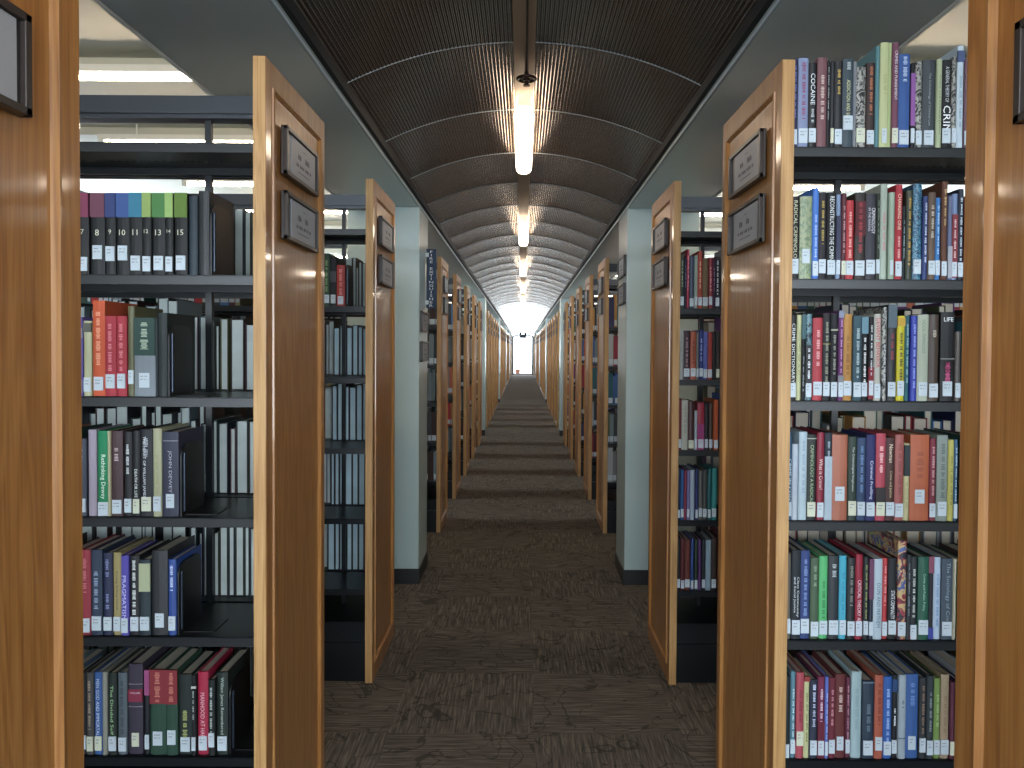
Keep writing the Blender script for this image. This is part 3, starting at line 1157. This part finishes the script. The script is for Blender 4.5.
# case with bookends, left
EXT[0, -1, 1] = row(0, -1, 1, 70, 170, 5.12, '''
38 98 120 17181a b:.0:.3:8e3a5c h:7:d8d8c0:.45 L
104 176 120 17181a b:.0:.3:7d4a5e h:8:d8d8c0:.45 L:.034
180 232 120 17181a b:.0:.3:3c4a80 h:9:d8d8c0:.45 L:.030
234 300 120 17181a b:.0:.3:3f5fa0 h:10:d8d8c0:.45 L:.032
304 370 120 17181a b:.0:.3:3f8aa8 h:11:d8d8c0:.45 L
373 418 120 17181a b:.0:.3:a4bf70 h:12:d8d8c0:.45 L
420 486 120 17181a b:.0:.3:4f8a4a h:13:d8d8c0:.45 L
488 528 120 17181a b:.0:.3:a8cc78 h:14:d8d8c0:.45 L
536 600 120 17181a b:.0:.3:6a8a3c h:15:d8d8c0:.45 L
''')
EXT[0, -1, 2] = row(0, -1, 2, 70, 290, 5.12, '''
30 66 140 6f62b8 L b:.14:.27:b8b4d8
68 110 160 c0c29a L:.01:.9 b:.03:.15:5a5a50
113 176 56 d8603a L g:e8a080:.12:.7
178 236 135 b83a48 L:.018:.8 g:d88088:.1:.7
238 290 135 b83a48 L:.018:.8 g:d88088:.1:.7
293 328 85 6a6a4a L:.028:.8
331 438 145 8a949c b:.0:.48:24463f g:a8b8a0:.06:.4 L:.02:.5
''')
EXT[0, -1, 3] = row(0, -1, 3, 70, 400, 5.12, '''
38 86 200 3d4452 L g:9098a8:.05:.3
92 134 155 b0a4b4
138 196 160 1f8a5c L:.0:.9 t:Rethinking_Dewey:dcecdc:.28:.8:.5
198 208 160 c0bc98
211 270 160 4a3438 L g:b0a0a0:.2:.35
274 316 165 1e2024 L g:c8ccd0:.15:.5
318 356 160 1b1c20 LC t:DEATH_OR_LIFE:d4d8d8:.45:.78:.4
359 423 152 191c24 LC t:THE_HEART_OF_WILLIAM_JAMES:d8dce0:.08:.78:.28:-.15 g:98a0a8:.1:.35
426 470 148 b4b494 L g:98986c:.3:.75
473 556 165 34364a L:.02:.5 b:.10:.11:8a8a98 t:JOHN_DEWEY:a8a8b4:.22:.72:.26
''')
EXT[0, -1, 4] = row(0, -1, 4, 70, 510, 5.12, '''
50 106 205 962a38 L g:c06a70:.1:.5
109 166 205 2f3c52 L g:8a9ab0:.25:.7
170 218 220 22284a L g:8088b0:.08:.3 g:8088b0:.5:.7
220 262 220 a89a68 L t:Young_Sidney_Hook:4a4430:.22:.7:.38
264 303 232 5a52b0 L t:PRAGMATISM:c8c8f0:.25:.8:.5
306 354 235 1b1c20 L g:d8dcd8:.06:.75
356 413 255 24323a L b:.05:.42:b4bc98
416 498 210 2a2c30 L:.018:.55
502 543 255 2f4f98 L g:c8d4f0:.08:.42
''')
EXT[0, -1, 5] = row(0, -1, 5, 70, 618, 5.12, '''
56 84 280 1c1c20 L
86 123 278 4a4846 LC g:a0907c:.1:.7
125 166 278 3a62a0 LC t:MEN_GOD_AND_IMMORTALITY:c8d4e8:.08:.85:.42
168 195 275 98988c
198 243 280 182420 L t:The_Divided_Self_of:a8d09c:.15:.85:.34
246 292 280 5c6870 L g:38424a:.1:.75
296 370 238 3a3444 LC:.018:.5 b:.28:.42:8a2a44 b:.22:.225:a098a0 b:.47:.475:a098a0 h:WILLIAM:d8c8d0:.31
380 405 268 20242c b:.0:.3:a05080 L
409 490 265 264a3a L:.022:.6 b:.0:.4:8a2a34 g:c07868:.03:.38
492 553 265 264a3a L:.025:.7 b:.0:.4:8a2a34 g:c07868:.03:.38
556 622 290 202a28 L g:a0a868:.45:.85
624 648 290 16181a L b:.14:.17:c8ccc8 g:a8b0ac:.2:.55
652 706 278 aa2444 L:.01:.8 t:MANHOOD_AT_HARVARD:e0b0b8:.25:.95:.42
710 744 315 161c1c L:.02 g:a8b4b0:.1:.75
750 808 280 1c2824 L t:William_James_Remembered:a8b8b0:.06:.75:.36
''')
# pale paged volumes on the far side of the same case: fore-edges towards us
for si, oy, txt in ((1, 170, '745 785 205 7a5a3a\n787 834 200 8a8460\n838 888 200 2a3a44\n892 926 210 3a4438\n928 962 215 4a4a38'),
                    (2, 290, '548 582 135 20303c\n590 622 135 223040\n628 656 135 4a3034\n662 706 135 33505a\n709 742 160 4a4a44\n744 764 180 223028\n768 810 145 5a5c38\n822 890 148 40382c\n898 948 175 503038'),
                    (3, 400, '670 700 122 2a3038\n703 755 104 2a3a3c\n758 808 118 26343c\n818 848 145 5a3038\n850 910 105 38403a\n914 958 108 3c342c'),
                    (4, 510, '612 648 90 2c3434\n662 676 118 23262a\n680 716 84 24303c\n735 762 118 3a3a30\n764 808 88 3c4034\n810 842 88 2c3840\n845 890 86 3a4430\n892 918 88 30383a\n920 955 95 283848')):
    row(0, -1, si, 70, oy, 5.12, txt, True, .19, PAGEP if si != 2 else PAGEP)
# the bookcase before the column, left
EXT[1, -1, 1] = row(1, -1, 1, 320, 240, 5.12, '''
18 50 70 2c4a34 L g:8aa870
53 84 85 26282c L:.01:.8 b:.3:.52:54585c
86 128 130 b03c38 L g:d89088
''')
row(1, -1, 1, 320, 240, 5.12, '185 196 140 7a7460\n198 214 112 4a4c40\n216 234 118 22262a\n236 258 114 33363c', True, .19, PAGEP)
rr = random.Random(3)
for si in (2, 3, 4, 5):
    zs = EYE + SHELF[-1][si]
    x = -(FRONTX + PT + .004)
    while x > -.80:
        wd = rr.uniform(.014, .030)
        hh = rr.uniform(.225, .245) if si != 2 else rr.uniform(.20, .225)
        book(x - wd / 2, ZK(1) + .495, zs + .0005, wd - .001, hh, rr.choice(('1c2228', '2a3038', '203038', '38303a', '2c3430')), [], (1, -1, si, 'b'), True, .22, plain('blue grey page edges', '#b4ccd4', .8, vary=.2))
        x -= wd + .001

# bookends
def bookend(x, z, k, lab, ft=.075):
    t = empty('bookend', (x, ZK(k) + .02, z))
    tag(t, lab, 'bookend')
    m = MB()
    n = 8
    H, D = .165, .125
    pts = [(0, 0), (D, 0)] + [(D - .03 + .03 * math.cos(R(90 * i / n)), H - .03 + .03 * math.sin(R(90 * i / n))) for i in range(n + 1)] + \
          [(.03 - .03 * math.sin(R(90 * i / n)), H - .03 + .03 * math.cos(R(90 * i / n))) for i in range(n + 1)]
    N = len(pts)
    m.poly([(-.0015, a, b) for a, b in pts] + [(.0015, a, b) for a, b in pts],
           [tuple(range(N)), tuple(range(2 * N - 1, N - 1, -1))] + [(i, N + i, N + (i + 1) % N, (i + 1) % N) for i in range(N)])
    m.build('plate', BLACKM, t)
    m = MB(); m.box(-.0015, ft, .02, .105, 0, .0015)
    m.build('foot_plate', BLACKM, t)
    m = MB(); m.tube((.003, .012, .01), (.003, .012, H - .02), .003, 8)
    m.build('folded_edge', plain('worn steel edge', '#3a4450', .3, .6), t)
    return t


for si, wd_, lab in ((1, 2, 'black steel bookend after the numbered black volumes'), (2, 2, 'black steel bookend beside the green and grey reference volume'),
                     (3, 2, 'black steel bookend beside the large slate JOHN DEWEY volume'), (4, 2, 'black steel bookend beside the short blue book'),
                     (5, 2, 'black steel bookend in the dark corner of the lowest visible shelf')):
    e = EXT[0, -1, si][1]
    if si == 1:   # two dark unlettered volumes stand before the bookend
        for dx, w_, h_, c_ in ((.0, .019, .180, '2c3a44'), (.0, .024, .192, '22262a')):
            book(e + .002 + w_ / 2, ZK(0) + .02, EYE + SHELF[-1][si] + .0005, w_, h_, c_, [], (0, -1, si, 'f'))
            e += w_ + .003
    if si == 2:
        book(e + .002 + .011, ZK(0) + .02, EYE + SHELF[-1][si] + .0005, .022, .192, '202a2a', [], (0, -1, si, 'f')); e += .025
    bookend(e + .004, EYE + SHELF[-1][si] + .0003, 0, lab, min(.075, -(FRONTX + PT + .004) - e - .006))
bookend(EXT[1, -1, 1][1] + .004, EYE + SHELF[-1][1] + .0003, 1, 'black steel bookend beside the red book in the bookcase before the column')

# ------------------------------------------------------------------ labels for the individual books
CASE = {(0, 1): 'packed front bookcase', (0, -1): 'bookends bookcase', (1, 1): 'packed second bookcase', (1, -1): 'second bookends bookcase'}
SHN = ['top', 'second', 'third', 'fourth', 'fifth', 'sixth']
groups = {}
for o, b in BOOKS:
    groups.setdefault(b['shelf'], []).append((o, b))
used = {}
allb = []
for key, lst in groups.items():
    lst.sort(key=lambda t: t[1]['x'])
    k, s, si, fb = key
    ws = sorted(b['w'] for _, b in lst)
    for i, (o, b) in enumerate(lst):
        n1 = lst[i - 1][1]['c'] if i else ('oak end' if fb == 'f' or k else 'oak end')
        n2 = lst[i + 1][1]['c'] if i + 1 < len(lst) else 'the end'
        b['n1'], b['n2'] = n1, n2
        allb.append((key, o, b))


def size_words(b):
    a = 'thin' if b['w'] < .0125 else ('thick' if b['w'] > .026 else '')
    t = 'tall' if b['h'] > .212 else ('short' if b['h'] < .168 else '')
    return [x for x in (a, t) if x]


def cut(words_):
    return len(words_.replace(',', ' ').split()) <= 16


TN = {'JOHN DEWEY', 'THE HEART OF WILLIAM JAMES', 'WILLIAM JAMES', 'MANHOOD AT HARVARD', 'William James Remembered', 'Rethinking Dewey', 'Newman', 'Young Sidney Hook', 'LIFE'}
for key, o, b in allb:
    k, s, si, fb = key
    c = b['c']
    place = SHN[si] + ' shelf, ' + CASE[k, s]
    cands = []
    kindw = 'book' if fb == 'f' else 'volume pages outward'
    sz = size_words(b)
    if b['tones']:
        c1 = c if b['tones'][0] == c else c + ' and ' + b['tones'][0]
    else:
        c1 = c
    if b['title'] and b['title'] not in TN and b['title'].isupper() and b['title'] not in ('CONDITIONS',):
        cands.append(f"{c} book lettered {b['title']}, {place}")
    if b['num']:
        cands.append(f"black volume numbered {b['num']} with a {b['tones'][0]} top band, {place}")
    for pre in (' '.join(sz), sz[0] if sz else ''):
        cands.append(f"{pre} {c1} {kindw} between {b['n1']} and {b['n2']}, {place}")
        cands.append(f"{pre} {c} {kindw} between {b['n1']} and {b['n2']}, {place}")
    cands.append(f"{c} {kindw} between {b['n1']} and {b['n2']}, {place}")
    for extra in ('slightly wider', 'slightly narrower', 'neat', 'worn', 'plain', 'upright'):
        cands.append(f"{extra} {c} {kindw} between {b['n1']} and {b['n2']}, {place}")
    for cd in cands:
        cd = ' '.join(cd.split())
        if cut(cd) and cd.lower() not in used:
            break
    used[cd.lower()] = o
    o['label'] = cd
    o['category'] = 'book'
    o['group'] = ('books' if fb == 'f' else 'pages outward volumes') + ' on the ' + SHN[si] + ' shelf of the ' + CASE[k, s]
N_IND = len(BOOKS)

# ------------------------------------------------------------------ all the other shelved books, as one mass
PAL = ['17181b', '33363b', '262c5a', '3a62a0', '2f6670', '26423a', '56603f', 'a09a78', 'b8bcc0', '6b3a7e', '96263a', 'b83840', '5e2430', 'b86a50', '80878a', '402c26', '7a8a90', 'c08b45', '1f5a46', '4f86c8']
mats = [cover(h) for h in PAL] + [PAGE, PAGEP, STICK]
nP = len(PAL)
m = MB()
rb = random.Random(11)


def mass_row(k, s, si, front, xa, xb, pale):
    zs = EYE + SHELF[s][si] + .0005
    x = xa
    while x < xb:
        if rb.random() < .02:
            x += rb.uniform(.03, .12)
        w_ = rb.uniform(.012, .040)
        if x + w_ > xb or (abs(x - .775) < 0):
            break
        h_ = rb.uniform(.17, .20) if k == 0 and front else rb.choice((rb.uniform(.19, .25), rb.uniform(.21, .24)))
        d_ = rb.uniform(.14, .19)
        x0, x1 = sorted((s * x, s * (x + w_ - .001)))
        ci = rb.randrange(nP) if not pale else rb.choice((0, 1, 1, 15, 16))
        pg = nP + (1 if pale else 0)
        if front:
            y0 = ZK(k) + .018; m.box(x0, x1, y0, y0 + .004, zs, zs + h_, ci)
            m.box(x0, x0 + .002, y0 + .004, y0 + d_, zs, zs + h_, ci); m.box(x1 - .002, x1, y0 + .004, y0 + d_, zs, zs + h_, ci)
            m.box(x0 + .002, x1 - .002, y0 + .004, y0 + d_ - .004, zs + .002, zs + h_ - .003, pg)
            if rb.random() < .85:
                m.box(x0 + .002, x1 - .002, y0 - .001, y0 + .001, zs + .012, zs + .05, nP + 2)
        else:
            y1 = ZK(k) + .495; m.box(x0, x1, y1 - .004, y1, zs, zs + h_, ci)
            m.box(x0, x0 + .002, y1 - d_, y1 - .004, zs, zs + h_, ci); m.box(x1 - .002, x1, y1 - d_, y1 - .004, zs, zs + h_, ci)
            m.box(x0 + .002, x1 - .002, y1 - d_ + .004, y1 - .004, zs + .002, zs + h_ - .003, pg)
        x += w_


lo = FRONTX + PT + .004
for k in range(0, 13):
    for s in (-1, 1):
        for si in range(6):
            xe = 1.5 if k in (0,) else (2.6 if k in (1, 2, 3, 4) else 1.3)
            st = lo if k not in COLK else .99
            # front row
            if (k, s, si) in EXT:
                e = EXT[k, s, si]
                fs = max(abs(e[0]), abs(e[1])) + .012
            else:
                fs = st
            if s < 0 and k == 0 and si == 0:
                pass
            elif s < 0 and k == 1 and si >= 2:
                mass_row(k, s, si, True, .83, xe, True)
            elif s < 0 and si == 0:
                pass
            elif s > 0 and k >= 1 and si == 0:
                pass
            elif s < 0 and k >= 2:
                if (k + si) % 3:
                    mass_row(k, s, si, True, fs, xe, k % 2)
            else:
                mass_row(k, s, si, True, fs, xe, False)
            # back row
            bs = st
            if si == 0:
                continue
            if s < 0 and k == 0 and si in (1, 2, 3, 4):
                bs = .86 if si in (1, 2, 3, 4) else st
                bs = max([abs(o.location.x) + b['w'] / 2 for o, b in groups.get((k, s, si, 'b'), [])] or [st]) + .01
            if s < 0 and k == 1 and si >= 1:
                bs = max([abs(o.location.x) + b['w'] / 2 for o, b in groups.get((k, s, si, 'b'), [])] or [st]) + .01
            if si == 0 and not (k == 0 and s > 0):
                continue
            if s > 0 and k == 0 and si == 0:
                continue
            if s > 0 and k == 0 and si == 1:
                bs = .95
            if s > 0 and k == 1 and si == 1:
                continue
            if s > 0 and k == 1:
                bs = .80
            if s < 0 and k == 0 and si == 5:
                bs = .70
            mass_row(k, s, si, False, bs, xe, s < 0)
o = m.build('shelved_books', mats)
tag(o, 'rows of books filling the deeper and farther shelves of the bookcases', 'books', kind='stuff')
print('INDIVIDUAL BOOKS', N_IND, 'stuff verts', len(m.v))
